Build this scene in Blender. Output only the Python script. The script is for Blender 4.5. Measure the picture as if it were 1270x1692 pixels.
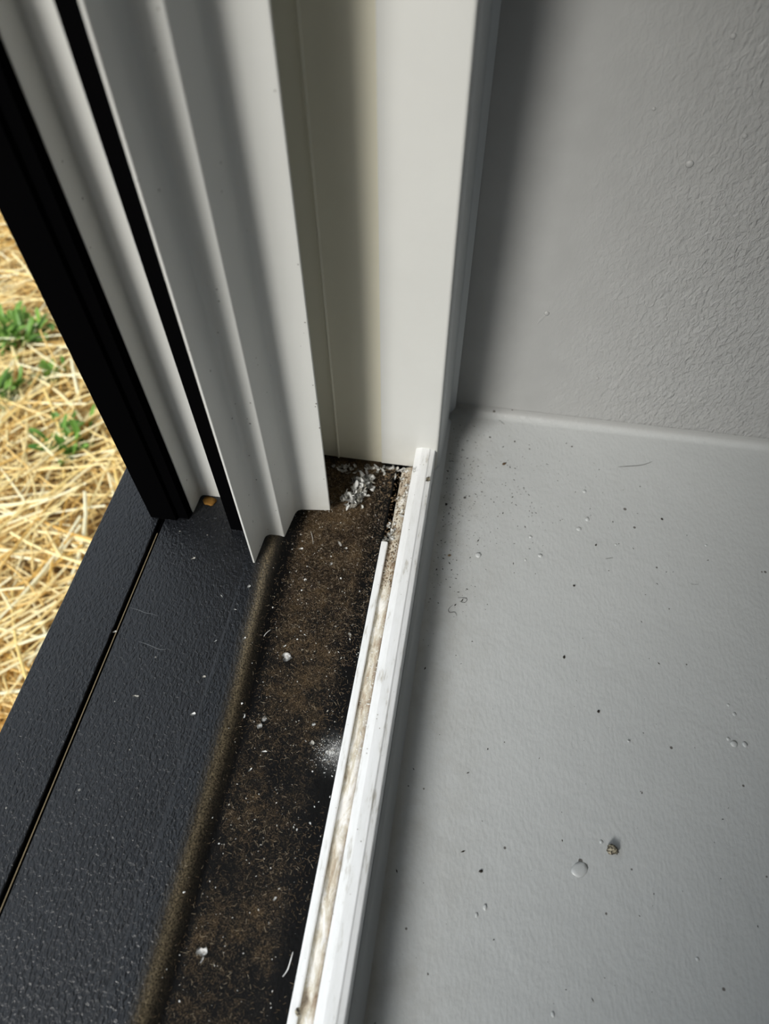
import bpy, bmesh, math, random
from mathutils import Vector, Matrix, noise
for o in list(bpy.data.objects): bpy.data.objects.remove(o)
C = bpy.context.scene
# ------------------------------------------------------------------ camera
F = 1154.27; CX, CY = 635.0, 846.0; H = 0.40
RX = Vector((0.98692, 0.16112, -0.00498)); RY = Vector((0.12937, -0.81028, -0.57159)); RZ = Vector((-0.09613, 0.56347, -0.82052))
RZ.normalize(); RX = (RX - RZ*RX.dot(RZ)).normalized(); RY = RZ.cross(RX)
cam = bpy.data.cameras.new('camera'); camo = bpy.data.objects.new('camera', cam); C.collection.objects.link(camo)
camo.matrix_world = Matrix(((RX.x, -RY.x, -RZ.x, 0), (RX.y, -RY.y, -RZ.y, 0), (RX.z, -RY.z, -RZ.z, H), (0, 0, 0, 1)))
cam.sensor_fit = 'HORIZONTAL'; cam.sensor_width = 36; cam.lens = 36*F/1270; cam.clip_start = 0.01
cam.dof.use_dof = True; cam.dof.focus_distance = 0.43; cam.dof.aperture_fstop = 9
C.camera = camo
# ------------------------------------------------------------------ world and light
w = bpy.data.worlds.new('sky'); C.world = w; w.use_nodes = True
nt = w.node_tree; nt.nodes.clear()
bg = nt.nodes.new('ShaderNodeBackground'); out = nt.nodes.new('ShaderNodeOutputWorld')
tc = nt.nodes.new('ShaderNodeTexCoord'); sp = nt.nodes.new('ShaderNodeSeparateXYZ'); rp = nt.nodes.new('ShaderNodeValToRGB')
nt.links.new(tc.outputs['Generated'], sp.inputs[0]); nt.links.new(sp.outputs[2], rp.inputs[0])
rp.color_ramp.elements[0].color = (0.93, 0.97, 1.0, 1); rp.color_ramp.elements[1].color = (0.74, 0.86, 1.0, 1)
nt.links.new(rp.outputs[0], bg.inputs[0]); bg.inputs[1].default_value = 1.1
nt.links.new(bg.outputs[0], out.inputs[0])
sl = bpy.data.lights.new('sun', 'SUN'); so = bpy.data.objects.new('sun', sl); C.collection.objects.link(so)
sl.energy = 3.1; sl.angle = math.radians(17); sl.color = (1.0, 0.97, 0.92)
so.rotation_euler = Vector((0.41, 0.80, -0.60)).to_track_quat('-Z', 'Y').to_euler(); so.location = (-3, -4, 4)
al = bpy.data.lights.new('room_fill_light', 'AREA'); ao = bpy.data.objects.new('room_fill_light', al); C.collection.objects.link(ao)
al.shape = 'RECTANGLE'; al.size = 1.1; al.size_y = 1.2; al.energy = 6; al.color = (0.86, 0.93, 1.0)      # unseen fill lamp, added to brighten the frame faces turned to the room
ao.location = (2.58, -0.45, 0.50); ao.rotation_euler = Vector((-1, 0.2, -0.05)).to_track_quat('-Z', 'Y').to_euler()
vs = C.view_settings; vs.view_transform = 'Standard'; vs.look = 'None'; vs.gamma = 1; vs.use_curve_mapping = False
vs.exposure = 0.0
# ------------------------------------------------------------------ helpers
def ray(px, py):
    return RX*(px-CX) + RY*(py-CY) + RZ*F
def at(px, py, z=0.0):                    # point of the horizontal plane z seen at a pixel of the photograph
    d = ray(px, py); return Vector((0, 0, H)) + d*((z-H)/d.z)
def aty(px, py, y):                       # the same on a vertical plane y
    d = ray(px, py); return Vector((0, 0, H)) + d*(y/d.y)
def N(nt, t, **k):
    n = nt.nodes.new(t)
    for a, b in k.items(): setattr(n, a, b)
    return n
def mat(name, col, rough=0.5, spec=0.5, build=None):
    m = bpy.data.materials.new(name); m.use_nodes = True; t = m.node_tree; b = t.nodes['Principled BSDF']
    b.inputs['Base Color'].default_value = (*col, 1); b.inputs['Roughness'].default_value = rough
    b.inputs['Specular IOR Level'].default_value = spec
    if build: build(t, b)
    return m
def coords(t, scale=(1, 1, 1), rot=(0, 0, 0)):
    g = N(t, 'ShaderNodeTexCoord'); mp = N(t, 'ShaderNodeMapping'); mp.inputs['Scale'].default_value = scale; mp.inputs['Rotation'].default_value = rot
    t.links.new(g.outputs['Object'], mp.inputs['Vector']); return mp.outputs[0]
def noi(t, vec, scale, detail=3, rough=0.5, dist=0.0):
    n = N(t, 'ShaderNodeTexNoise'); n.inputs['Scale'].default_value = scale; n.inputs['Detail'].default_value = detail
    n.inputs['Roughness'].default_value = rough; n.inputs['Distortion'].default_value = dist
    t.links.new(vec, n.inputs['Vector']); return n.outputs['Fac']
def ramp(t, fac, *st):
    r = N(t, 'ShaderNodeValToRGB'); e = r.color_ramp.elements
    while len(e) < len(st): e.new(0.5)
    for i, (p, c) in enumerate(st):
        e[i].position = p; e[i].color = (c, c, c, 1) if isinstance(c, (int, float)) else (*c, 1)
    t.links.new(fac, r.inputs[0]); return r.outputs[0]
def mth(t, op, a, b=None):
    n = N(t, 'ShaderNodeMath', operation=op)
    for i, v in enumerate((a, b)):
        if v is None: continue
        if isinstance(v, (int, float)): n.inputs[i].default_value = v
        else: t.links.new(v, n.inputs[i])
    return n.outputs[0]
def mix(t, fac, a, b):
    n = N(t, 'ShaderNodeMix', data_type='RGBA')
    if isinstance(fac, (int, float)): n.inputs[0].default_value = fac
    else: t.links.new(fac, n.inputs[0])
    for i, v in ((6, a), (7, b)):
        if isinstance(v, tuple): n.inputs[i].default_value = (*v, 1)
        else: t.links.new(v, n.inputs[i])
    return n.outputs[2]
def bump(t, b, h, dist, strength=1.0):
    n = N(t, 'ShaderNodeBump'); n.inputs['Distance'].default_value = dist
    if isinstance(strength, (int, float)): n.inputs['Strength'].default_value = strength
    else: t.links.new(strength, n.inputs['Strength'])
    t.links.new(h, n.inputs['Height']); t.links.new(n.outputs[0], b.inputs['Normal']); return n
def specks(t, vec, scale, thr, seed=0.0):
    v = N(t, 'ShaderNodeTexVoronoi'); v.inputs['Scale'].default_value = scale; t.links.new(vec, v.inputs['Vector'])
    wn = N(t, 'ShaderNodeSeparateColor'); t.links.new(v.outputs['Color'], wn.inputs[0])
    r = mth(t, 'LESS_THAN', v.outputs['Distance'], mth(t, 'MULTIPLY', wn.outputs[0], 0.16))
    return mth(t, 'MULTIPLY', r, mth(t, 'GREATER_THAN', wn.outputs[1], thr))
# ------------------------------------------------------------------ materials
YN = -0.60; YF = 0.3205; ZH = 0.75; WY = 0.393; ZS = -0.015     # near jamb, far jamb, head, reveal wall, inner sill level
def b_white(cr):
    def f(t, b):
        v = coords(t); n = noi(t, v, 14, 4, 0.6)
        base = ramp(t, n, (0.3, tuple(c*0.95 for c in cr)), (0.7, cr))
        s = specks(t, v, 260, 0.86)
        col = mix(t, mth(t, 'MULTIPLY', s, 0.75), base, (0.10, 0.09, 0.07))
        g = N(t, 'ShaderNodeNewGeometry'); q = N(t, 'ShaderNodeSeparateXYZ'); t.links.new(g.outputs['Position'], q.inputs[0])
        gr = mth(t, 'MULTIPLY', ramp(t, q.outputs[2], (0.0, 1.0), (0.035, 0.0)), noi(t, v, 90, 5, 0.7))   # grime at the foot
        col = mix(t, mth(t, 'MULTIPLY', gr, 0.45), col, (0.30, 0.26, 0.18))
        t.links.new(col, b.inputs['Base Color'])
        bump(t, b, noi(t, v, 1600, 2, 0.5), 0.00012, 0.5)
    return f
M_white = mat('white_pvc', (0.8, 0.8, 0.8), 0.42, 0.4, b_white((0.66, 0.665, 0.635)))
M_cream = mat('cream_pvc', (0.74, 0.73, 0.64), 0.45, 0.4, b_white((0.70, 0.67, 0.54)))
def b_track(t, b):
    v = coords(t, (1, 0.18, 1)); n = noi(t, v, 240, 4, 0.7)
    col = ramp(t, n, (0.30, (0.55, 0.53, 0.48)), (0.42, (0.86, 0.87, 0.86)), (0.6, (0.92, 0.93, 0.93)))
    s = specks(t, coords(t), 420, 0.75)
    col = mix(t, mth(t, 'MULTIPLY', s, 0.7), col, (0.25, 0.22, 0.17))
    t.links.new(col, b.inputs['Base Color']); bump(t, b, n, 0.0003, 0.5)
M_track = mat('scuffed_white_pvc', (0.92, 0.92, 0.91), 0.5, 0.35, b_track)
def b_black(t, b):
    v = coords(t, (1.0, 0.55, 1.0), (0, 0, 0.5))
    n = noi(t, v, 620, 2, 0.55, 0.6)
    bump(t, b, n, 0.0013, 0.9)
    c2 = noi(t, coords(t), 18, 5, 0.6)
    col = ramp(t, c2, (0.35, (0.006, 0.0065, 0.008)), (0.7, (0.010, 0.011, 0.013)))
    s = specks(t, coords(t), 200, 0.955)
    col = mix(t, mth(t, 'MULTIPLY', s, 0.5), col, (0.45, 0.43, 0.38))
    t.links.new(col, b.inputs['Base Color'])
    t.links.new(ramp(t, c2, (0.3, 0.38), (0.7, 0.46)), b.inputs['Roughness'])
M_black = mat('black_powder_coat', (0.014, 0.015, 0.017), 0.4, 0.5, b_black)
M_bframe = mat('black_frame_satin', (0.0016, 0.0016, 0.0018), 0.75, 0.0)
def b_channel(t, b):
    g = coords(t); q = N(t, 'ShaderNodeSeparateXYZ'); t.links.new(g, q.inputs[0])
    X, Y = q.outputs[0], q.outputs[1]
    big = noi(t, g, 24, 4, 0.65); fine = noi(t, g, 1100, 4, 0.7, 2.0); mid = noi(t, g, 130, 5, 0.75)
    yk = ramp(t, mth(t, 'ADD', Y, 0.1), (0.0, 0.55), (0.2, 0.50), (0.27, 0.75), (0.36, 1.0))   # dirtier towards the jamb
    inside = mth(t, 'MULTIPLY', ramp(t, mth(t, 'ADD', X, 0.13), (0.025, 0.0), (0.031, 1.0)), ramp(t, mth(t, 'ADD', X, 0.13), (0.070, 1.0), (0.079, 0.0)))
    den = mth(t, 'MULTIPLY', mth(t, 'MULTIPLY', yk, inside), ramp(t, big, (0.36, 0.25), (0.6, 1.0)))
    patch = mth(t, 'ADD', mth(t, 'MULTIPLY', mid, 0.45), mth(t, 'MULTIPLY', fine, 0.75))
    k = ramp(t, mth(t, 'ADD', patch, mth(t, 'MULTIPLY', den, 0.24)), (0.70, 0.0), (0.86, 1.0))
    k = mth(t, 'MULTIPLY', k, inside)
    brown = ramp(t, fine, (0.40, (0.035, 0.021, 0.009)), (0.56, (0.11, 0.072, 0.035)), (0.66, (0.34, 0.26, 0.17)))
    far = ramp(t, Y, (0.16, 0.0), (0.27, 0.8))
    col = mix(t, mth(t, 'MULTIPLY', far, inside), mix(t, ramp(t, mth(t, 'ADD', X, 0.13), (0.010, 1.0), (0.016, 0.0)), (0.004, 0.004, 0.004), (0.008, 0.009, 0.011)), (0.020, 0.012, 0.006))
    col = mix(t, k, col, brown)
    # tan dust on the crease between board and channel
    wob = mth(t, 'MULTIPLY', mth(t, 'SUBTRACT', noi(t, g, 30, 3), 0.5), 0.003)
    cen = ramp(t, Y, (0.12, 0.0), (0.22, 0.0060))
    dd = mth(t, 'ABSOLUTE', mth(t, 'ADD', mth(t, 'ADD', mth(t, 'ADD', X, 0.1112), wob), cen))
    ln = mth(t, 'MULTIPLY', ramp(t, dd, (0.0, 0.65), (0.0014, 0.42), (0.0048, 0.0)), ramp(t, noi(t, g, 1100, 3, 0.7), (0.40, 0.15), (0.6, 1.0)))
    col = mix(t, ln, col, (0.32, 0.25, 0.15))
    P = N(t, 'ShaderNodeVectorMath', operation='DISTANCE'); t.links.new(g, P.inputs[0]); P.inputs[1].default_value = at(555, 1243, -0.003)
    pw = mth(t, 'MULTIPLY', ramp(t, P.outputs['Value'], (0.0, 0.8), (0.003, 0.45), (0.009, 0.06), (0.016, 0.0)), ramp(t, fine, (0.45, 0.0), (0.58, 1.0)))
    col = mix(t, pw, col, (0.75, 0.75, 0.73))
    scr = specks(t, g, 200, 0.95)
    t.links.new(mix(t, mth(t, 'MULTIPLY', scr, 0.4), col, (0.4, 0.38, 0.33)), b.inputs['Base Color'])
    board = ramp(t, mth(t, 'ADD', X, 0.13), (0.012, 1.0), (0.018, 0.0))
    rr = mth(t, 'ADD', 0.50, mth(t, 'MULTIPLY', k, 0.4))
    rr = mth(t, 'SUBTRACT', rr, mth(t, 'MULTIPLY', board, 0.13))
    t.links.new(rr, b.inputs['Roughness']); t.links.new(ramp(t, mth(t, 'ADD', X, 0.13), (0.012, 0.5), (0.020, 0.12)), b.inputs['Specular IOR Level'])
    op = noi(t, coords(t, (1.0, 0.55, 1.0), (0, 0, 0.5)), 620, 2, 0.55, 0.6)
    b1 = N(t, 'ShaderNodeBump'); b1.inputs['Distance'].default_value = 0.0013
    t.links.new(mth(t, 'MULTIPLY', ramp(t, mth(t, 'ADD', X, 0.13), (0.012, 0.9), (0.022, 0.25)), 1.0), b1.inputs['Strength']); t.links.new(op, b1.inputs['Height'])
    n = bump(t, b, mth(t, 'ADD', fine, mid), 0.0006, mth(t, 'MULTIPLY', inside, 0.7)); t.links.new(b1.outputs[0], n.inputs['Normal'])
M_channel = mat('dirty_black_channel', (0.01, 0.01, 0.01), 0.6, 0.5, b_channel)
def b_res(t, b):
    g = coords(t, (1, 0.35, 1)); n = noi(t, g, 120, 6, 0.75, 0.6); n2 = noi(t, coords(t), 30, 4, 0.6)
    k = mth(t, 'ADD', mth(t, 'MULTIPLY', n, 0.7), mth(t, 'MULTIPLY', n2, 0.3))
    col = ramp(t, k, (0.36, (0.16, 0.10, 0.06)), (0.43, (0.45, 0.37, 0.28)), (0.50, (0.62, 0.57, 0.46)), (0.58, (0.82, 0.80, 0.76)))
    q = N(t, 'ShaderNodeSeparateXYZ'); t.links.new(coords(t), q.inputs[0])
    cr = mth(t, 'ADD', mth(t, 'ADD', q.outputs[0], 0.04), mth(t, 'MULTIPLY', mth(t, 'SUBTRACT', noi(t, coords(t), 140, 4, 0.7), 0.5), 0.006))
    col = mix(t, ramp(t, cr, (0.0064, 0.0), (0.0082, 0.85)), col, (0.16, 0.10, 0.06))
    t.links.new(col, b.inputs['Base Color']); bump(t, b, noi(t, coords(t), 500, 4, 0.7), 0.0004, 0.8)
M_res = mat('old_filler_residue', (0.6, 0.55, 0.45), 0.8, 0.2, b_res)
def b_sill(t, b):
    v = coords(t, (1, 0.5, 1)); n = noi(t, v, 520, 2, 0.5); n2 = noi(t, coords(t), 60, 3, 0.5)
    c = coords(t); s = specks(t, c, 130, 0.88)
    base = ramp(t, noi(t, c, 9, 3), (0.3, (0.49, 0.505, 0.50)), (0.7, (0.515, 0.53, 0.525)))
    q = N(t, 'ShaderNodeSeparateXYZ'); t.links.new(c, q.inputs[0])
    base = mix(t, ramp(t, mth(t, 'SUBTRACT', q.outputs[2], ZS), (0.0, 0.0), (0.0025, 1.0)), base, (0.34, 0.342, 0.333))   # cove blends to the wall's grey, colour darkened to subdue its sunlit band
    # grimy strip beside the track
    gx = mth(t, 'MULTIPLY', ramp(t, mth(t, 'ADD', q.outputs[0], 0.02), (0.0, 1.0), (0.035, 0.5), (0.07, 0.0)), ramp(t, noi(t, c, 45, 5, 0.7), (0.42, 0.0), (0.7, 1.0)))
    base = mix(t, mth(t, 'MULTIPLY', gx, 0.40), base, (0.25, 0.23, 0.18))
    t.links.new(mix(t, mth(t, 'MULTIPLY', s, 0.85), base, (0.07, 0.06, 0.05)), b.inputs['Base Color'])
    bump(t, b, mth(t, 'ADD', mth(t, 'MULTIPLY', n, 0.5), n2), 0.0007, 0.8)
M_sill = mat('grey_painted_sill', (0.49, 0.50, 0.51), 0.38, 0.45, b_sill)
def b_wall(t, b):
    c = coords(t); q = N(t, 'ShaderNodeSeparateXYZ'); t.links.new(c, q.inputs[0])
    v = coords(t, (1, 1, 0.62), (0, 0.6, 0))
    n = noi(t, v, 360, 3, 0.55, 0.5); n2 = noi(t, c, 55, 3, 0.5)
    base = ramp(t, n2, (0.3, (0.33, 0.332, 0.323)), (0.7, (0.35, 0.352, 0.343)))
    t.links.new(base, b.inputs['Base Color'])
    st = ramp(t, mth(t, 'ADD', q.outputs[0], mth(t, 'MULTIPLY', n2, 0.05)), (0.07, 0.06), (0.17, 1.0))
    bump(t, b, mth(t, 'ADD', mth(t, 'MULTIPLY', n, 1.0), mth(t, 'MULTIPLY', n2, 0.7)), 0.0020, st)
M_wall = mat('grey_painted_plaster', (0.46, 0.47, 0.48), 0.26, 0.5, b_wall)
M_caulk = mat('clear_caulk', (0.50, 0.52, 0.52), 0.4, 0.4)
M_room = mat('room_paint', (0.15, 0.15, 0.15), 0.8, 0.2, lambda t, b: bump(t, b, noi(t, coords(t), 60), 0.001, 0.3))
M_ext = mat('outer_render', (0.45, 0.43, 0.40), 0.9, 0.2, lambda t, b: bump(t, b, noi(t, coords(t), 90), 0.002, 0.6))
def b_soil(t, b):
    n = noi(t, coords(t), 40, 6, 0.7)
    t.links.new(ramp(t, n, (0.35, (0.20, 0.12, 0.05)), (0.6, (0.45, 0.30, 0.13)), (0.75, (0.62, 0.46, 0.2))), b.inputs['Base Color']); bump(t, b, n, 0.01, 0.7)
M_soil = mat('soil_under_straw', (0.3, 0.2, 0.1), 0.95, 0.1, b_soil)
def straw_mat(name, c1, c2):
    def f(t, b):
        g = N(t, 'ShaderNodeNewGeometry'); r = N(t, 'ShaderNodeObjectInfo')
        k = mth(t, 'FRACT', mth(t, 'ADD', g.outputs['Random Per Island'], r.outputs['Random']))
        t.links.new(ramp(t, k, (0.0, c1), (1.0, c2)), b.inputs['Base Color'])
    return mat(name, c1, 0.5, 0.35, f)
M_straw = straw_mat('golden_straw', (0.74, 0.44, 0.10), (0.98, 0.83, 0.42))
M_straw2 = straw_mat('pale_straw', (0.92, 0.68, 0.24), (0.98, 0.93, 0.64))
M_leaf = straw_mat('green_grass_blade', (0.05, 0.16, 0.015), (0.20, 0.36, 0.06))
M_flake = mat('white_shaving', (0.93, 0.93, 0.90), 0.7, 0.2, lambda t, b: (setattr(b.inputs['Subsurface Weight'], 'default_value', 0.25), setattr(b.inputs['Subsurface Radius'], 'default_value', (1, 1, 1)), setattr(b.inputs['Subsurface Scale'], 'default_value', 0.001)))
M_flake2 = mat('grey_shaving', (0.66, 0.64, 0.58), 0.6, 0.3)
M_brown = straw_mat('brown_dirt', (0.05, 0.03, 0.015), (0.22, 0.15, 0.08))
M_dark = mat('dark_crumb', (0.03, 0.025, 0.02), 0.8, 0.2)
M_bug = mat('mottled_chip', (0.3, 0.27, 0.2), 0.7, 0.2, lambda t, b: t.links.new(ramp(t, noi(t, coords(t), 900, 3), (0.42, (0.05, 0.04, 0.03)), (0.58, (0.42, 0.38, 0.28))), b.inputs['Base Color']))
M_nib = mat('grey_paint_nib', (0.50, 0.515, 0.51), 0.3, 0.5)
M_tan = mat('tan_seal', (0.22, 0.17, 0.10), 0.8, 0.2)
# ------------------------------------------------------------------ object helpers
def link(name, me, m, parent=None):
    o = bpy.data.objects.new(name, me); C.collection.objects.link(o)
    if m: me.materials.append(m)
    if parent: o.parent = parent
    return o
def empty(name, loc=(0, 0, 0), parent=None):
    o = bpy.data.objects.new(name, None); C.collection.objects.link(o); o.location = loc; o.empty_display_size = 0.02
    if parent: o.parent = parent
    return o
def tag(o, label=None, cat=None, group=None, kind=None):
    if label: o['label'] = label
    if cat: o['category'] = cat
    if group: o['group'] = group
    if kind: o['kind'] = kind
    return o
def rnd(pts, seg=5):                      # pts: (x, y[, radius]) closed polygon -> rounded outline
    r = []; n = len(pts)
    for i, p in enumerate(pts):
        v = Vector(p[:2])
        if len(p) < 3: r.append(v); continue
        a = (Vector(pts[i-1][:2])-v); c = (Vector(pts[(i+1) % n][:2])-v)
        ang = a.angle(c); d = min(p[2]/math.tan(ang/2), a.length*0.48, c.length*0.48)
        A = v + a.normalized()*d; B = v + c.normalized()*d
        for k in range(seg+1):
            s = k/seg; r.append(A*(1-s)**2 + v*2*s*(1-s) + B*s*s)
    return r
def prism(pts, lo, hi, axis, cuts=1):     # extrude an outline; axis 'z': (x, y) outline, axis 'y': (x, z) outline
    bm = bmesh.new(); rings = []
    for k in range(cuts+1):
        t = lo + (hi-lo)*k/cuts
        rings.append([bm.verts.new((p[0], p[1], t) if axis == 'z' else (p[0], t, p[1])) for p in pts])
    n = len(pts)
    for a, b in zip(rings, rings[1:]):
        for i in range(n): bm.faces.new((a[i], a[(i+1) % n], b[(i+1) % n], b[i]))
    bm.faces.new(rings[0]); bm.faces.new(rings[-1])
    bmesh.ops.recalc_face_normals(bm, faces=bm.faces)
    me = bpy.data.meshes.new('m'); bm.to_mesh(me); bm.free()
    me.polygons.foreach_set('use_smooth', [len(p.vertices) == 4 for p in me.polygons])
    return me
def smooth_sharp(o, ang=35):
    me = o.data; bm = bmesh.new(); bm.from_mesh(me)
    for e in bm.edges:
        if len(e.link_faces) == 2 and e.calc_face_angle(0) > math.radians(ang): e.smooth = False
    for f in bm.faces: f.smooth = True
    bm.to_mesh(me); bm.free(); return o
def box(x0, x1, y0, y1, z0, z1):
    me = bpy.data.meshes.new('m')
    v = [(x, y, z) for z in (z0, z1) for y in (y0, y1) for x in (x0, x1)]
    me.from_pydata(v, [], [(0, 2, 3, 1), (4, 5, 7, 6), (0, 1, 5, 4), (2, 6, 7, 3), (0, 4, 6, 2), (1, 3, 7, 5)]); return me
# ------------------------------------------------------------------ room and building shell (structure)
XR = 0.42
def struct(o, label=None): o['kind'] = 'structure'; return o
XE = -0.215
struct(link('wall_right', box(XE, XR, WY, 1.7, -0.45, 1.9), M_wall))
struct(link('wall_left', box(XE, XR, -1.7, YN, -0.45, 1.9), M_wall))
struct(link('wall_under_window', box(XE, XR, YN, WY, -0.45, -0.045), M_ext))
struct(link('wall_over_window', box(XE, XR, YN, WY, ZH, 1.9), M_wall))
struct(link('wall_far', box(XR, 2.6, 1.6, 1.7, -0.45, 1.9), M_room))
struct(link('wall_near', box(XR, 2.6, -1.7, -1.6, -0.45, 1.9), M_room))
struct(link('wall_back', box(2.6, 2.7, -1.7, 1.7, -0.45, 1.9), M_room))
struct(link('floor', box(XR, 2.7, -1.7, 1.7, -0.55, -0.45), M_room))
struct(link('ceiling', box(XE, 2.7, -1.7, 1.7, 1.9, 2.0), M_room))
# inner sill with a coved joint up the reveal wall
def plane_strip(name, prof, lo, hi, nx, m, parent=None, axis='x', thick=None):
    bm = bmesh.new(); R = []
    for k in range(nx+1):
        t = lo+(hi-lo)*k/nx
        R.append([bm.verts.new((t, p[0], p[1])) for p in prof])
    for a, b in zip(R, R[1:]):
        for i in range(len(prof)-1): bm.faces.new((a[i], b[i], b[i+1], a[i+1]))
    return bm
rc = 0.007; prof = [(YN, ZS-0.03), (YN, ZS)] + [(WY-rc+rc*math.sin(a), ZS+rc-rc*math.cos(a)) for a in [math.pi/2*k/10 for k in range(11)]] + [(WY-0.0003, ZS+rc+0.001), (WY-0.0003, ZS-0.03)]
bm = bmesh.new()
a = [bm.verts.new((-0.0150, *p)) for p in prof]; b = [bm.verts.new((XR+0.015, *p)) for p in prof]
for i in range(len(prof)): j = (i+1) % len(prof); bm.faces.new((a[i], a[j], b[j], b[i]))
bm.faces.new(a); bm.faces.new(b); bmesh.ops.recalc_face_normals(bm, faces=bm.faces)
me = bpy.data.meshes.new('m'); bm.to_mesh(me); bm.free()
sill = struct(link('trim_1', me, M_sill)); smooth_sharp(sill); sill['label'] = 'grey painted inner window sill with coved corner'
# ------------------------------------------------------------------ the window frame
W = empty('window_1'); W['kind'] = 'structure'; W['label'] = 'white and black window frame corner standing open'
def part(name, me, m, label=None, parent=W):
    o = link(name, me, m, parent)
    if label: o['label'] = label
    return o
ZB = 0.003                                                        # level of the black boards
YB = WY-0.0008                                                    # back of the frame members
def upright(name, pts, z0, m, label=None, seg=5):
    o = part(name, prism(rnd(pts, seg), z0, ZH-0.0005, 'z'), m, label); return smooth_sharp(o)
upright('outer_stile', [(-0.2055, YB), (-0.2055, 0.2430, 0.0012), (-0.1865, 0.2430, 0.0006), (-0.1860, 0.2455, 0.0006), (-0.1785, 0.2455, 0.0006), (-0.1785, YB)], ZB-0.001, M_bframe, 'black outer stile of the frame')
upright('stepped_jamb_liner', [(-0.1783, YB), (-0.1783, 0.2515, 0.0005), (-0.1772, 0.2515, 0.0004), (-0.1765, 0.2670, 0.003), (-0.1480, 0.2672), (-0.1480, YB)], ZB-0.0008, M_white, 'white stepped liner between the black uprights')
upright('black_gasket', [(-0.1478, YB), (-0.1478, 0.2420, 0.0008), (-0.1258, 0.2420, 0.0003), (-0.1258, YB)], ZB-0.001, M_bframe, 'black gasket strip beside the white fin')
upright('sash_profile', [(-0.1256, YB), (-0.1256, 0.2188, 0.0003), (-0.1243, 0.2188, 0.0004), (-0.1228, 0.2420, 0.0045), (-0.1103, 0.2425, 0.0011), (-0.1072, 0.2660, 0.0055),
        (-0.0843, 0.2690, 0.0006), (-0.0843, 0.2708, 0.0004), (-0.1060, 0.2708), (-0.1060, YB)], 0.0018, M_white, 'white stepped profile with a thin projecting fin')
upright('recess_liner', [(-0.1057, YB), (-0.1057, YF+0.0002), (-0.0895, YF, 0.0005), (-0.0891, YF-0.0012, 0.0007), (-0.0883, YF-0.0012, 0.0007), (-0.0879, YF, 0.0005), (-0.0565, YF), (-0.0565, YB)], -0.0025, M_cream, 'cream plastic liner at the back of the recess')
upright('main_jamb', [(-0.0564, YB), (-0.0564, YF-0.0006, 0.0003), (-0.0158, YF-0.0006, 0.0022), (-0.0158, YB)], -0.0025, M_white, 'wide white jamb facing the room')
# caulk bead along the jamb, where the side of the frame meets the reveal wall
upright('caulk_bead', [(-0.0157, YB), (-0.0157, YF+0.004), (-0.0140, YF+0.008, 0.002), (-0.0125, YB-0.004, 0.003), (-0.0085, YB)], ZS+0.001, M_caulk, 'translucent grey caulk line down the jamb edge')
# horizontal members (outline in x, z; extruded along y)
Y0 = YN+0.0005
def rail(name, pts, m, y1, label=None, y0=None, cuts=1, zoff=0):
    o = part(name, prism(rnd(pts), Y0 if y0 is None else y0, y1, 'y', cuts), m, label); return smooth_sharp(o)
gx = -0.1970
rail('outer_board', [(-0.2385, -0.044), (-0.2385, ZB, 0.0015), (gx-0.0021, ZB, 0.0008), (gx-0.0021, -0.004), (gx-0.0021, -0.044)], M_black, YB, 'black textured outer sill board')
rail('inner_board', [(gx+0.0021, -0.044), (gx+0.0021, ZB, 0.0008), (-0.1305, ZB), (-0.1305, -0.044)], M_black, YB, 'black textured sill board inside the groove')
rail('groove_seal', [(gx-0.0020, -0.044), (gx-0.0020, -0.0022), (gx-0.0006, -0.0016), (gx-0.0004, 0.0008, 0.0002), (gx+0.0004, 0.0008, 0.0002), (gx+0.0006, -0.0016), (gx+0.0020, -0.0022), (gx+0.0020, -0.044)], M_bframe, YB, 'narrow seal sunk in the groove')
rail('seal_dust', [(gx-0.00035, 0.0006), (gx-0.0003, 0.0011), (gx+0.0003, 0.0011), (gx+0.00035, 0.0006)], M_tan, 0.232, 'line of tan dust on the groove seal')
# dirty channel: heightfield from the board edge down to the lip
def heightstrip(name, x0, x1, y0, y1, nx, ny, fz, m, label, parent=W, base=-0.044):
    bm = bmesh.new(); G = [[bm.verts.new((x0+(x1-x0)*i/nx, y0+(y1-y0)*j/ny, fz(x0+(x1-x0)*i/nx, y0+(y1-y0)*j/ny))) for i in range(nx+1)] for j in range(ny+1)]
    for j in range(ny):
        for i in range(nx): f = bm.faces.new((G[j][i], G[j][i+1], G[j+1][i+1], G[j+1][i])); f.smooth = True
    low = [bm.verts.new((x, y, base)) for x, y in ((x0, y0), (x1, y0), (x1, y1), (x0, y1))]
    bm.faces.new((low[3], low[2], low[1], low[0]))
    bm.faces.new([*G[0][::-1], low[0], low[1]]); bm.faces.new([*G[-1], low[2], low[3]])
    bm.faces.new([r[0] for r in G] + [low[3], low[0]]); bm.faces.new([r[-1] for r in G][::-1] + [low[1], low[2]])
    bmesh.ops.recalc_face_normals(bm, faces=bm.faces)
    me = bpy.data.meshes.new('m'); bm.to_mesh(me); bm.free(); return part(name, me, m, label, parent)
def sstep(a, b, x): t = min(1, max(0, (x-a)/(b-a))); return t*t*(3-2*t)
def zch(x, y):
    z = ZB + (-0.004-ZB)*sstep(-0.1145, -0.1015, x) 
    return z + 0.0002*noise.noise(Vector((x*160, y*160, 0))) * sstep(-0.117, -0.10, x)
heightstrip('channel', -0.13052, -0.0448, Y0, YB, 48, 240, zch, M_channel, 'black channel covered with brown dirt')
rail('lip', [(-0.0449, -0.044), (-0.0449, 0.0018, 0.0010), (-0.0404, 0.0018, 0.0010), (-0.0404, -0.044)], M_track, 0.2495, 'thin white lip with a rounded end')
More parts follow.
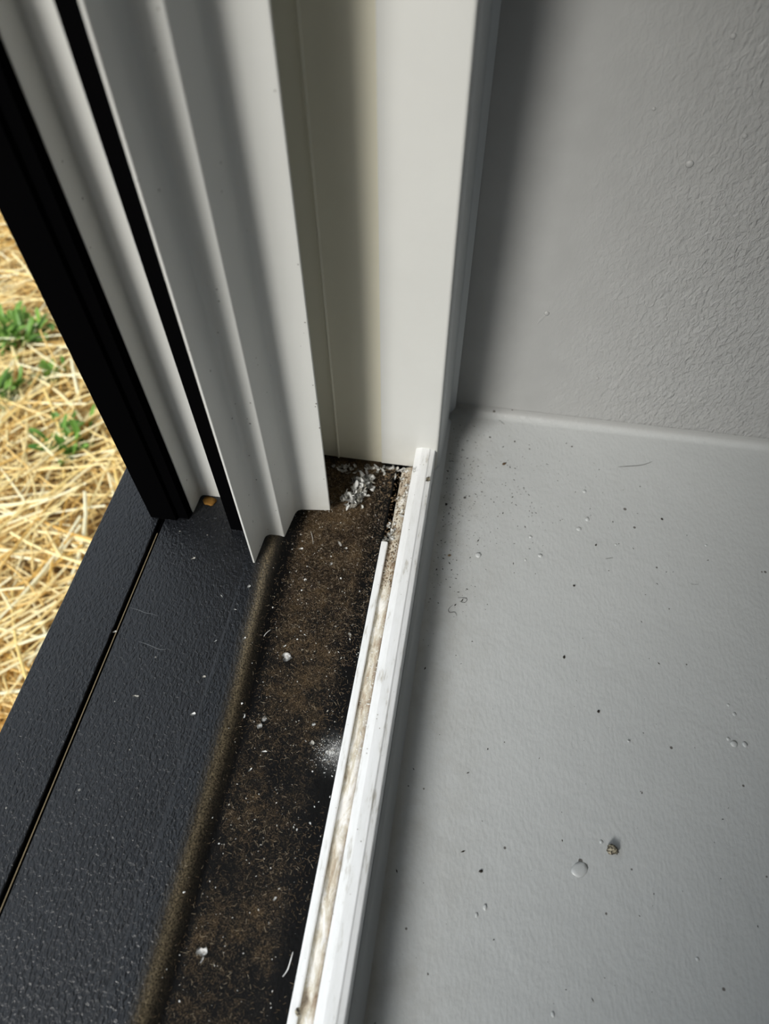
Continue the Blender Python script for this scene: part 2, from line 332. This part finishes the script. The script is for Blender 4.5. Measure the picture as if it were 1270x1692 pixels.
rail('glazing_bead', [(-0.0316, -0.044), (-0.0314, 0.0186, 0.0010), (-0.0270, 0.0200, 0.0010), (-0.0216, 0.0202, 0.0012), (-0.0208, 0.0197, 0.0006), (-0.0176, 0.0190, 0.0012), (-0.0174, -0.044)], M_track, 0.3245, 'tall white rail with a bevelled top')
rail('rail_foot', [(-0.0173, -0.044), (-0.0173, ZS+0.009), (-0.0150, ZS+0.007, 0.001), (-0.0112, ZS+0.0008, 0.002), (-0.0104, ZS, 0.001), (-0.0104, -0.044)], M_caulk, YB-0.012, 'grey caulk line at the foot of the rail')
def ztr(x, y):
    s = (x+0.0404)/0.0087
    edge = 0.006*max(0, s-0.55) if s > 0.5 else 0
    n = noise.fractal(Vector((x*300, y*90, 3.1)), 1.0, 2.0, 4)
    rise = 0.0035*sstep(0.15, 0.9, s)
    far = sstep(0.235, 0.27, y)*0.0015
    crack = 0.0028*sstep(0.80, 0.97, s)*(0.6+0.8*noise.noise(Vector((x*50, y*60, 9))))
    return -0.0012 + rise + 0.0011*n + edge*0.2 - far - crack
heightstrip('filler_strip', -0.04035, -0.0317, Y0, YF-0.003, 14, 420, ztr, M_res, 'cracked beige and white filler in the trough')
# ------------------------------------------------------------------ ground outside
ZG = -0.45
o = link('ground', box(-9, XE, -6, 10, ZG-0.1, ZG), M_soil); struct(o)
random.seed(7)
def stalk_bm(bm, p, ang, L, wd, tilt=0.0, bend=0.0, segs=3, th=0.35):
    d = Vector((math.cos(ang), math.sin(ang), tilt)).normalized(); n = Vector((-d.y, d.x, 0)).normalized(); up = d.cross(n)*-1
    up = Vector((0, 0, 1)) if abs(up.z) < 0.2 else up*(1 if up.z > 0 else -1)
    rings = []
    for k in range(segs+1):
        s = k/segs-0.5; c = p + d*(L*s) + n*(bend*L*(0.25-s*s))
        rings.append([bm.verts.new(c+n*wd/2), bm.verts.new(c+up*wd*th), bm.verts.new(c-n*wd/2), bm.verts.new(c-up*wd*th)])
    for a, b in zip(rings, rings[1:]):
        for i in range(4): bm.faces.new((a[i], a[(i+1) % 4], b[(i+1) % 4], b[i]))
    bm.faces.new(rings[0]); bm.faces.new(rings[-1][::-1])
    return up
def to_obj(name, bm, m, parent=None):
    me = bpy.data.meshes.new('m'); bm.to_mesh(me); bm.free(); return link(name, me, m, parent)
bm = bmesh.new()
for i in range(13500):
    x = random.uniform(-1.5, -0.26); y = random.uniform(-0.3, 1.7)
    z = ZG + random.uniform(0.002, 0.030)
    stalk_bm(bm, Vector((x, y, z)), random.gauss(0.6, 0.9) if random.random() < .6 else random.uniform(0, math.pi), random.uniform(0.03, 0.15), random.uniform(0.0014, 0.0038), random.uniform(-0.10, 0.10), random.uniform(-0.3, 0.3), 2)
tag(to_obj('straw_mulch', bm, M_straw), 'matted golden straw covering the ground outside the window', 'straw', kind='stuff')
protos = []
for k in range(14):
    bm = bmesh.new(); stalk_bm(bm, Vector((0, 0, 0)), 0, random.uniform(0.06, 0.20), random.uniform(0.0022, 0.0050), 0, random.uniform(-0.25, 0.25), 4)
    me = bpy.data.meshes.new('straw'); bm.to_mesh(me); bm.free(); me.materials.append(M_straw2 if k % 2 else M_straw); protos.append(me)
cnt = 0
while cnt < 290:
    px = random.uniform(-40, 235); py = random.uniform(370, 1200)
    if px > 205*(py-370)/410+12 and py < 780: continue
    if py > 780 and px > 205-0.477*(py-780)+12: continue
    p = at(px, py, ZG+0.034)
    o = bpy.data.objects.new('straw_stalk', protos[cnt % 14]); C.collection.objects.link(o)
    o.location = (p.x, p.y, ZG+random.uniform(0.034, 0.044)); o.rotation_euler = (0, random.uniform(-0.10, 0.10), random.gauss(0.8, 0.9))
    tag(o, 'loose straw stalk lying on top of the straw outside the window', 'straw', 'loose straw stalks on the ground'); cnt += 1
# green weeds in the straw
def weed(px, py, n, hgt, spread, label, name='grass_tuft'):
    p = at(px, py, ZG+0.03); p.z = ZG+0.018
    r = tag(empty(name, p), label, 'plant', None)
    for k in range(n):
        bm = bmesh.new(); a = random.uniform(0, 2*math.pi); L = hgt*random.uniform(0.6, 1.15); wd = random.uniform(0.006, 0.012)
        b0 = Vector((random.gauss(0, spread*0.4), random.gauss(0, spread*0.4), 0)); lean = random.uniform(0.4, 1.3)
        V = []
        for s in range(6):
            t = s/5; d = Vector((math.cos(a), math.sin(a), 0)); c = b0 + d*(L*lean*0.7*t) + Vector((0, 0, L*(t-0.45*lean*t*t)))
            nn = Vector((-d.y, d.x, 0))*wd*(0.5*math.sin(math.pi*(0.15+0.85*(1-t)**0.8))+0.04)
            V.append([bm.verts.new(c-nn), bm.verts.new(c+Vector((0, 0, -wd*0.2))), bm.verts.new(c+nn)])
        for u, v in zip(V, V[1:]):
            for i in range(2): bm.faces.new((u[i], u[i+1], v[i+1], v[i]))
        ob = to_obj('blade', bm, M_leaf, r); sm = ob.modifiers.new('s', 'SOLIDIFY'); sm.thickness = 0.0003
weed(30, 560, 70, 0.065, 0.050, 'largest green grass tuft, beside the black stile near the photo edge')
weed(88, 622, 16, 0.045, 0.022, 'small green sprig at the lower right of the largest grass tuft')
weed(108, 738, 50, 0.055, 0.036, 'broad green weed in the straw just left of the black stile foot')
weed(8, 655, 34, 0.055, 0.030, 'dark green tuft at the left edge below the largest grass tuft')
# ------------------------------------------------------------------ debris
def flake_me(seed, L, Wd, curl=1.2, th=0.00025, jag=0.3, twist=0.4):
    rg = random.Random(seed); bm = bmesh.new(); nu, nv = 7, 2; G = []
    for i in range(nu+1):
        s = i/nu-0.5; a = curl*s*2; row = []
        wloc = Wd*(1-abs(2*s)**4*0.7)*(1+jag*rg.uniform(-1, 1))
        R = L/(2*max(curl, 0.05))
        c = Vector((R*math.sin(a), rg.uniform(-1, 1)*Wd*0.12, R*(1-math.cos(a))))
        for j in range(nv+1):
            q = (j/nv-0.5)*wloc; tw = twist*s*3
            row.append(bm.verts.new(c+Vector((0, q*math.cos(tw), q*math.sin(tw)+abs(q)*0.25))))
        G.append(row)
    for i in range(nu):
        for j in range(nv): f = bm.faces.new((G[i][j], G[i+1][j], G[i+1][j+1], G[i][j+1])); f.smooth = True
    r = bmesh.ops.solidify(bm, geom=bm.faces[:], thickness=th)
    zmin = min(v.co.z for v in bm.verts)
    for v in bm.verts: v.co.z -= zmin
    me = bpy.data.meshes.new('flake'); bm.to_mesh(me); bm.free(); return me
def zsurf(p):
    if p.x < -0.1185: return ZB
    if p.x < -0.0448: return zch(p.x, p.y)
    if p.x < -0.0404: return 0.0018 if p.y < 0.25 else ztr(p.x, p.y)
    if p.x < -0.0316: return ztr(p.x, p.y)
    if p.x < -0.0176: return 0.0195
    if p.y > WY-rc: return ZS+rc-math.sqrt(max(0, rc*rc-(p.y-WY+rc)**2))
    return ZS
def ground_at(px, py, z0=0):
    z = z0
    for _ in range(6): p = at(px, py, z); z = zsurf(p)
    p.z = z; return p
def put(name, me, px, py, dz=0.0, rz=0.0, tilt=(0, 0), mt=None):
    p = ground_at(px, py); 
    if mt and not me.materials: me.materials.append(mt)
    o = bpy.data.objects.new(name, me); C.collection.objects.link(o); o.location = (p.x, p.y, p.z+dz); o.rotation_euler = (tilt[0], tilt[1], rz); return o
# heap of shavings at the foot of the jamb
hm = [flake_me(100+k, random.uniform(0.0045, 0.0115), random.uniform(0.0018, 0.0044), random.uniform(0.6, 2.2), 0.0002, 0.45, random.uniform(-1, 1)) for k in range(16)]
for i, me in enumerate(hm): me.materials.append(M_flake if i % 6 else M_flake2)
for k in range(80):
    s = random.uniform(-1, 1); u = random.gauss(0, 0.5)
    px = 592 + 17*s + 11*u; py = 817 - 22*s + 10*u
    o = put('paint_shaving', hm[k % 16], px, py, random.uniform(0.0, 0.009)*(1-min(1, abs(u)/1.4)), random.uniform(0, 6.28), (random.uniform(-.9, .9), random.uniform(-.9, .9)))
    tag(o, 'white curled shaving in the dense fluffy heap at the jamb foot', 'shaving', 'shavings in the fluffy heap')
for k in range(34):
    px = random.uniform(548, 672); py = 766 + (px-548)*0.08 + abs(random.gauss(0, 8))
    o = put('paint_shaving', hm[k % 16], px, py, random.uniform(0.0, 0.0015), random.uniform(0, 6.28), (random.uniform(-.4, .4), random.uniform(-.4, .4)))
    o.scale = (0.72,)*3
    tag(o, 'small pale shaving in the loose row against the foot of the recess and jamb', 'shaving', 'shavings against the foot of the jamb')
for k in range(26):
    t = random.random(); px = 672 - 30*t + random.gauss(0, 5); py = 778 + 118*t
    o = put('paint_shaving', hm[(k*5) % 16], px, py, random.uniform(0.0, 0.0012), random.uniform(0, 6.28), (random.uniform(-.4, .4), random.uniform(-.4, .4))); o.scale = (0.62,)*3
    tag(o, 'pale flake in the littered trough beyond the end of the thin lip', 'shaving', 'flakes in the open end of the trough')
# single flakes on the black boards and channel
def single(px, py, L, Wd, rz, label, curl=0.5, mt=None, name='paint_flake', cat='flake', seed=None, th=0.0004):
    o = put(name, flake_me(seed or int(px*7+py), L, Wd, curl, th, 0.3, 0.3), px, py, 0.0, rz, (0, 0), mt or M_flake); return tag(o, label, cat)
single(474, 1087, 0.0068, 0.0048, 1.9, 'large folded white flake in the upper middle of the dirty channel', 0.9)
single(470, 1068, 0.0026, 0.0007, 0.9, 'short white sliver just above the large folded flake', 0.3)
single(437, 1188, 0.0044, 0.0030, 1.2, 'upper flake of the touching white pair at the edge of the channel', 0.9)
single(429, 1200, 0.0034, 0.0028, 0.2, 'lower rounder flake of the touching white pair in the channel', 0.7)
single(403, 1183, 0.0032, 0.0018, 2.0, 'small white flake left of the touching pair, on the dark slope', 0.7)
single(334, 1572, 0.0058, 0.0040, 0.1, 'broad white flake with a stem near the bottom of the channel', 0.5)
single(334, 1586, 0.0036, 0.0008, 1.3, 'thin white stem hanging below the broad bottom flake', 0.9)
single(515, 1228, 0.0032, 0.0026, 0.4, 'greyish round flake beside the white powder patch', 0.6, M_flake2)
single(540, 1243, 0.0026, 0.0020, 0.9, 'small white grain in the middle of the white powder patch')
single(561, 899, 0.0052, 0.0017, -0.9, 'elongated white flake in the channel below the fluffy heap', 0.6)
single(571, 906, 0.0024, 0.0014, 0.2, 'tiny white flake touching the lower end of the elongated one')
single(497, 907, 0.0032, 0.0020, 0.3, 'white flake in the channel just below the white fin')
single(504, 959, 0.0026, 0.0022, 1.2, 'square white speck on the brown dirt below the stepped profile')
single(547, 932, 0.0026, 0.0018, 1.2, 'white speck in the middle of the brown dirt, below the heap')
single(411, 969, 0.0026, 0.0016, 0.8, 'white flake on the black board below the tip of the fin')
single(337, 1118, 0.0024, 0.0016, 0.1, 'pale square flake on the black board, middle height', 0.2, M_flake2)
single(224, 1150, 0.0042, 0.0013, 0.0, 'pale grey flake lying alone on the black board near the groove', 0.3, M_flake2)
single(319, 1180, 0.0034, 0.0014, 0.5, 'small white branching flake on the black board left of the tan line', 0.8)
single(319, 923, 0.0034, 0.0013, 0.6, 'brownish sliver on the black board below the white liner', 0.4, M_flake2)
single(190, 1044, 0.0028, 0.0014, 0.3, 'small dull crumb caught in the groove', 0.5, M_flake2)
single(518, 1197, 0.0024, 0.0020, 0.8, 'white cross shaped speck in the channel above the powder patch', 0.3)
single(404, 1055, 0.0030, 0.0010, 0.9, 'white hooked sliver on the tan dust line', 1.6)
single(366, 985, 0.0028, 0.0007, -0.8, 'thin pale sliver on the black board left of the tan line', 0.4)
single(356, 1059, 0.0022, 0.0007, 0.8, 'thin white splinter on the black board beside the tan line', 0.4)
single(388, 1007, 0.0022, 0.0006, -0.1, 'short pale splinter right beside the top of the tan line', 0.2)
single(436, 1242, 0.0036, 0.0010, 0.2, 'slim cream sliver in the channel below the touching pair', 0.2)
single(413, 1272, 0.0030, 0.0008, 1.0, 'slim white sliver lower in the channel, near the dark slope', 0.7)
single(454, 1485, 0.0024, 0.0012, 1.0, 'small white fleck in the lower channel', 0.4)
single(578, 1050, 0.0040, 0.0016, -1.0, 'pale curled flake in the channel near the lip', 0.9, M_flake2)
single(642, 868, 0.0050, 0.0026, 1.2, 'large pale scrap lying in the trough above the lip end', 0.5)
single(706, 793, 0.0046, 0.0030, 0.8, 'tan leafy crumb stuck on top of the white rail near its end', 0.6, M_bug, 'dirt_crumb', 'crumb')
def thread(name, pts, r, mt, label, cat='hair', lift=0.0004):
    P = []
    for px, py in pts: g = ground_at(px, py); g.z += lift; P.append(g)
    cu = bpy.data.curves.new('c', 'CURVE'); cu.dimensions = '3D'; cu.bevel_depth = r; cu.bevel_resolution = 1; cu.resolution_u = 6
    s = cu.splines.new('NURBS'); s.points.add(len(P)-1); s.use_endpoint_u = True; s.order_u = 3
    for i, p in enumerate(P): s.points[i].co = (*p, 1); s.points[i].radius = 1 if 0 < i < len(P)-1 else 0.5
    ob = bpy.data.objects.new(name, cu); C.collection.objects.link(ob)
    dg = bpy.context.evaluated_depsgraph_get(); me = bpy.data.meshes.new_from_object(ob.evaluated_get(dg)); bpy.data.objects.remove(ob)
    me.materials.clear(); return tag(link(name, me, mt), label, cat)
thread('hair', [(1020, 772), (1036, 771), (1053, 770), (1066, 768), (1077, 763)], 0.00016, M_dark, 'long dark hair lying on the grey sill near the wall corner')
thread('hair', [(1000, 924), (1006, 923), (1012, 922)], 0.00014, M_dark, 'short straight dark hair in the middle of the grey sill')
thread('hair', [(1140, 965), (1146, 967), (1153, 966)], 0.0001, M_dark, 'faint curved hair on the grey sill towards the right')
thread('hair', [(756, 988), (769, 988), (772, 992), (766, 998), (759, 994)], 0.00012, M_dark, 'small curled dark hair at the edge of the shadow on the sill')
thread('hair', [(748, 1000), (739, 1006), (742, 1014), (752, 1010), (754, 1018)], 0.00012, M_dark, 'looping dark hair in the shaded strip of sill, lower of the curled two')
thread('hair', [(824, 695), (829, 698), (833, 702)], 0.00012, M_dark, 'short dark hair high on the coved corner')
thread('paint_shaving', [(484, 1573), (481, 1584), (478, 1594), (475, 1604), (467, 1614)], 0.0003, M_flake, 'long thin curved white shaving beside the bottom of the lip', 'shaving')
thread('paint_shaving', [(513, 878), (515, 884), (517, 893), (517, 900)], 0.00018, M_flake2, 'thin pale fibre standing in the channel below the fin', 'shaving')
thread('paint_shaving', [(436, 1052), (439, 1046), (447, 1041)], 0.0003, M_flake, 'white curled shaving above the large folded flake, at the tan line', 'shaving')
def crumb(px, py, r, mt, label, sx=1.0, name='dirt_crumb', cat='crumb', sz=0.6, seed=1, rz=0):
    if r < 0.0015: r *= 0.75; rz = seed*0.9
    bm = bmesh.new(); bmesh.ops.create_icosphere(bm, subdivisions=2, radius=r)
    for v in bm.verts:
        v.co *= 1+0.9*noise.noise(v.co*(1.1/r)+Vector((seed, seed*3, 0))); v.co.x *= sx; v.co.z *= sz
    zm = min(v.co.z for v in bm.verts)
    for v in bm.verts: v.co.z -= zm+0.0001
    me = bpy.data.meshes.new('m'); bm.to_mesh(me); bm.free(); me.polygons.foreach_set('use_smooth', [True]*len(me.polygons))
    return tag(put(name, me, px, py, 0, rz, (0, 0), mt), label, cat)
crumb(1010, 1405, 0.0026, M_bug, 'largest mottled brown crumb on the grey sill, lower right', 1.1, seed=3, sz=0.8)
single(1019, 1407, 0.0040, 0.0012, 1.5, 'pale husk leaning on the largest brown crumb of the sill', 0.8, M_flake2, 'husk', 'husk')
crumb(931, 1086, 0.0009, M_dark, 'dark crumb on the open sill, left of centre', 1.4, seed=5)
crumb(1093, 858, 0.0008, M_dark, 'dark oval crumb on the sill below the long hair', 1.6, seed=6)
crumb(948, 968, 0.0009, M_dark, 'dark angular crumb on the sill between the nibs and the open middle', 1.2, seed=7)
crumb(984, 901, 0.0008, M_dark, 'dark crumb just right of the raised paint nibs', 1.2, seed=8)
crumb(850, 730, 0.0007, M_dark, 'dark crumb on the sill close below the coved corner', 1.3, seed=9)
crumb(737, 834, 0.0012, M_dark, 'dark brown crumb in the shadow beside the white rail, upper', 0.9, seed=10)
crumb(742, 918, 0.0011, M_brown, 'reddish brown crumb in the shadow beside the white rail, lower', 1.3, seed=11)
crumb(988, 1176, 0.0010, M_dark, 'dark crumb on the lower sill, above the largest brown crumb', 1.1, seed=12)
crumb(1038, 1225, 0.0010, M_nib, 'small grey nodule on the sill well above the largest crumb', 1.0, seed=13)
crumb(794, 1440, 0.0009, M_dark, 'dark bean shaped crumb on the lower left of the lit sill', 1.4, seed=14)
crumb(833, 766, 0.0014, M_brown, 'flat tan crumb on the sill close to the inner corner', 1.5, seed=15, sz=0.25)
crumb(492, 1672, 0.0018, M_bug, 'dark brown lump in the trough at the bottom of the photo', 0.7, seed=16)
M_scuff = mat('pale_scuff', (0.10, 0.105, 0.11), 0.8, 0.2)
thread('scuff_mark', [(214, 1004), (228, 1007), (240, 1013), (252, 1014), (261, 1018)], 0.00022, M_scuff, 'upper pale scuff on the black board right of the groove', 'scuff', 0.0)
thread('scuff_mark', [(229, 1060), (243, 1064), (256, 1070), (266, 1074), (274, 1073)], 0.00026, M_scuff, 'lower pale scuff on the black board right of the groove', 'scuff', 0.0)
M_rust = mat('orange_brown_dirt', (0.22, 0.11, 0.025), 0.9, 0.1)
crumb(347, 829, 0.0034, M_rust, 'orange brown dirt patch at the foot of the white liner', 1.3, seed=17, sz=0.12)
# paint nibs and the dried drip belong to the painted sill
def nib(px, py, r, sx=1.0, parent=sill, rz=0, name='paint_nib', sz=0.45, seed=2):
    bm = bmesh.new(); bmesh.ops.create_icosphere(bm, subdivisions=2, radius=r)
    for v in bm.verts: v.co *= 1+0.25*noise.noise(v.co*(1.3/r)+Vector((seed, 0, seed))); v.co.x *= sx; v.co.z = max(v.co.z*sz, -0.0002)
    me = bpy.data.meshes.new('m'); bm.to_mesh(me); bm.free(); me.polygons.foreach_set('use_smooth', [True]*len(me.polygons)); me.materials.append(M_nib)
    p = ground_at(px, py, ZS); o = bpy.data.objects.new(name, me); C.collection.objects.link(o); o.location = p; o.rotation_euler.z = rz; o.parent = parent; return o
for i, (px, py, r, sx) in enumerate([(970, 858, .0019, .8), (956, 874, .0017, 1.1), (965, 812, .0014, 1), (790, 917, .0022, 1), (892, 918, .0014, 1.2), (1213, 1180, .0012, 1), (1203, 1165, .0010, 1), (1212, 1229, .0020, 1.1), (1230, 1230, .0018, .8), (1203, 1221, .0011, 1),
        (993, 1391, .0010, 1), (801, 1499, .0017, .6), (787, 1512, .0013, .6), (913, 1676, .0013, .7), (1017, 900, .0009, 1), (1166, 901, .0010, 1), (1152, 1585, .0010, 1), (876, 887, .0012, 1), (868, 925, .0009, 1)]): nib(px, py, r, sx, seed=i)
d = nib(957, 1437, 0.0036, 1.35, name='dried_paint_drip', rz=0.6, sz=0.16); d['label'] = 'flat glossy dried drip of grey paint'
# nibs and the scratch on the reveal wall
wall = bpy.data.objects['wall_right']
def wnib(px, py, r):
    p = aty(px, py, WY); bm = bmesh.new(); bmesh.ops.create_icosphere(bm, subdivisions=2, radius=r)
    for v in bm.verts: v.co.y *= 0.45
    me = bpy.data.meshes.new('m'); bm.to_mesh(me); bm.free(); me.polygons.foreach_set('use_smooth', [True]*len(me.polygons)); me.materials.append(M_wall)
    o = bpy.data.objects.new('paint_nib', me); C.collection.objects.link(o); o.location = p; o.parent = wall
for px, py, r in [(1139, 271, .0022), (1160, 527, .0013), (1143, 653, .0013), (1167, 677, .0013), (1112, 614, .0011), (1113, 667, .001), (987, 625, .001), (903, 518, .0018), (1230, 225, .0014), (1189, 651, .001), (1100, 528, .001), (1211, 60, .0014), (1080, 180, .001)]: wnib(px, py, r)
def ridge(pts, r):
    bm = bmesh.new(); rings = []
    P = [aty(px, py, WY) for px, py in pts]
    for i, p in enumerate(P):
        d = (P[min(i+1, len(P)-1)]-P[max(i-1, 0)]).normalized(); n = d.cross(Vector((0, 1, 0))); k = r*(1 if 0 < i < len(P)-1 else 0.2)
        rings.append([bm.verts.new(p-n*k*2+Vector((0, .0001, 0))), bm.verts.new(p+Vector((0, -k*0.6, 0))), bm.verts.new(p+n*k*2+Vector((0, .0001, 0)))])
    for a, b in zip(rings, rings[1:]):
        for i in range(2): f = bm.faces.new((a[i], a[i+1], b[i+1], b[i])); f.smooth = True
    return to_obj('paint_ridge', bm, M_wall, wall)
ridge([(992, 690), (1002, 668), (1014, 645), (1030, 620), (1046, 600), (1062, 590)], 0.0009)
ridge([(1020, 640), (1036, 620), (1050, 606), (1060, 596)], 0.0005)
ridge([(885, 538), (893, 528), (905, 516)], 0.0007)
# ------------------------------------------------------------------ fine dirt nobody could count
def frag(bm, p, r, ang, asp, h):
    c, s = math.cos(ang), math.sin(ang); V = []
    for k in range(4):
        a = k*math.pi/2; x = r*asp*math.cos(a)*random.uniform(.7, 1.2); y = r*math.sin(a)*random.uniform(.7, 1.2)
        V.append(bm.verts.new(p+Vector((x*c-y*s, x*s+y*c, h*0.2))))
    t = bm.verts.new(p+Vector((0, 0, h)))
    for k in range(4): bm.faces.new((V[k], V[(k+1) % 4], t))
def scatter(name, n, gen, m, label, cat, r0, r1, asp, par=None):
    bm = bmesh.new(); k = 0
    while k < n:
        q = gen()
        if q is None: continue
        x, y = q; p = Vector((x, y, 0)); p.z = zsurf(p)
        r = r0*(r1/r0)**(random.random()**2); frag(bm, p, r, random.uniform(0, 6.28), random.uniform(*asp), r*0.5); k += 1
    return tag(to_obj(name, bm, m), label, cat, kind='stuff')
def g_ch():
    x = random.uniform(-0.112, -0.046); y = random.uniform(-0.06, 0.315)
    d = noise.noise(Vector((x*28, y*28, 5)))*0.9+0.55 if y < 0.16 else 1
    return (x, y) if random.random() < d*(0.45+1.6*max(0, y))*(sstep(-0.115, -0.095, x)) else None
def fibres(name, n, gen, m, label, L0, L1, wd):
    bm = bmesh.new(); k = 0
    while k < n:
        q = gen()
        if q is None: continue
        p = Vector((*q, 0)); p.z = zsurf(p)+0.0002; a = random.uniform(0, math.pi); L = random.uniform(L0, L1); b = random.uniform(-.35, .35)
        V = []
        for s in (-.5, 0, .5):
            c = p+Vector((math.cos(a), math.sin(a), 0))*L*s + Vector((-math.sin(a), math.cos(a), 0))*b*L*(.25-s*s)+Vector((0, 0, .0002*(1-abs(s))))
            nn = Vector((-math.sin(a), math.cos(a), 0))*wd
            V.append((bm.verts.new(c-nn), bm.verts.new(c+Vector((0, 0, wd))), bm.verts.new(c+nn)))
        for u, v in zip(V, V[1:]):
            bm.faces.new((u[0], u[1], v[1], v[0])); bm.faces.new((u[1], u[2], v[2], v[1]))
        k += 1
    return tag(to_obj(name, bm, m), label, 'dirt', kind='stuff')
fibres('dirt_fibres', 9000, g_ch, M_brown, 'brown dust fibres matted over the channel floor', 0.0006, 0.0020, 0.00006)
M_tanf = straw_mat('tan_fibre', (0.20, 0.14, 0.08), (0.48, 0.40, 0.28))
fibres('pale_fibres', 1500, g_ch, M_tanf, 'thin pale tan fibres lying over the brown channel dust', 0.0008, 0.0026, 0.00007)
scatter('paint_dust', 900, g_ch, M_flake2, 'pale specks of paint dust scattered over the dirty channel', 'dust', 0.0001, 0.0004, (0.6, 2.5))
def g_wh():
    x = random.uniform(-0.112, -0.046); y = 0.30-0.36*random.random()**1.3; return (x, y)
scatter('white_grains', 95, g_wh, M_flake, 'scattered bright white grains on the channel dirt', 'dust', 0.00022, 0.0007, (0.7, 2.2))
def g_pw():
    p = at(545, 1243, -0.004); a = random.uniform(0, 6.28); r = abs(random.gauss(0, 0.006)); x = p.x+math.cos(a)*r; return (x, p.y+math.sin(a)*r) if -0.11 < x < -0.046 else None
scatter('white_powder', 420, g_pw, M_flake, 'patch of fine white powder against the lip', 'powder', 0.0001, 0.0003, (0.8, 1.4))
scatter('heap_crumbs', 700, lambda: (random.uniform(-0.092, -0.0455), 0.318-abs(random.gauss(0, 0.014))), M_brown, 'brown crumbs packed along the foot of the recess', 'dirt', 0.0002, 0.0009, (0.6, 2.5))
scatter('trough_crumbs', 800, lambda: (lambda y: (random.uniform(-0.0440 if y > 0.2505 else -0.0400, -0.0318), y))(random.uniform(0.215, 0.316)), M_brown, 'brown crumbs filling the open end of the trough', 'dirt', 0.0002, 0.0008, (0.6, 2.5))
scatter('trough_flakes', 420, lambda: (random.uniform(-0.0400, -0.0318), random.uniform(0.10, 0.316)), M_flake2, 'pale paint crumbs along the trough', 'dust', 0.0002, 0.0007, (0.6, 2.5))
def g_rail(): 
    return (random.uniform(-0.0295, -0.0250), 0.32-0.42*random.random()**1.5)
def g_sill():
    a = random.random()
    if a < 0.55: x = -0.008+abs(random.gauss(0, 0.016)); y = random.gauss(0.30, 0.05)
    elif a < 0.85: x = random.gauss(0.04, 0.03); y = random.gauss(0.32, 0.035)
    else: x = random.uniform(-0.005, 0.22); y = random.uniform(-0.05, 0.37)
    return (x, y) if x > -0.009 and y < WY-0.012 and x < 0.3 else None
scatter('sill_grit', 1100, g_sill, M_dark, 'fine dark grit on the sill, thickest by the rail and corner', 'dirt', 0.0001, 0.00045, (0.9, 3.5))
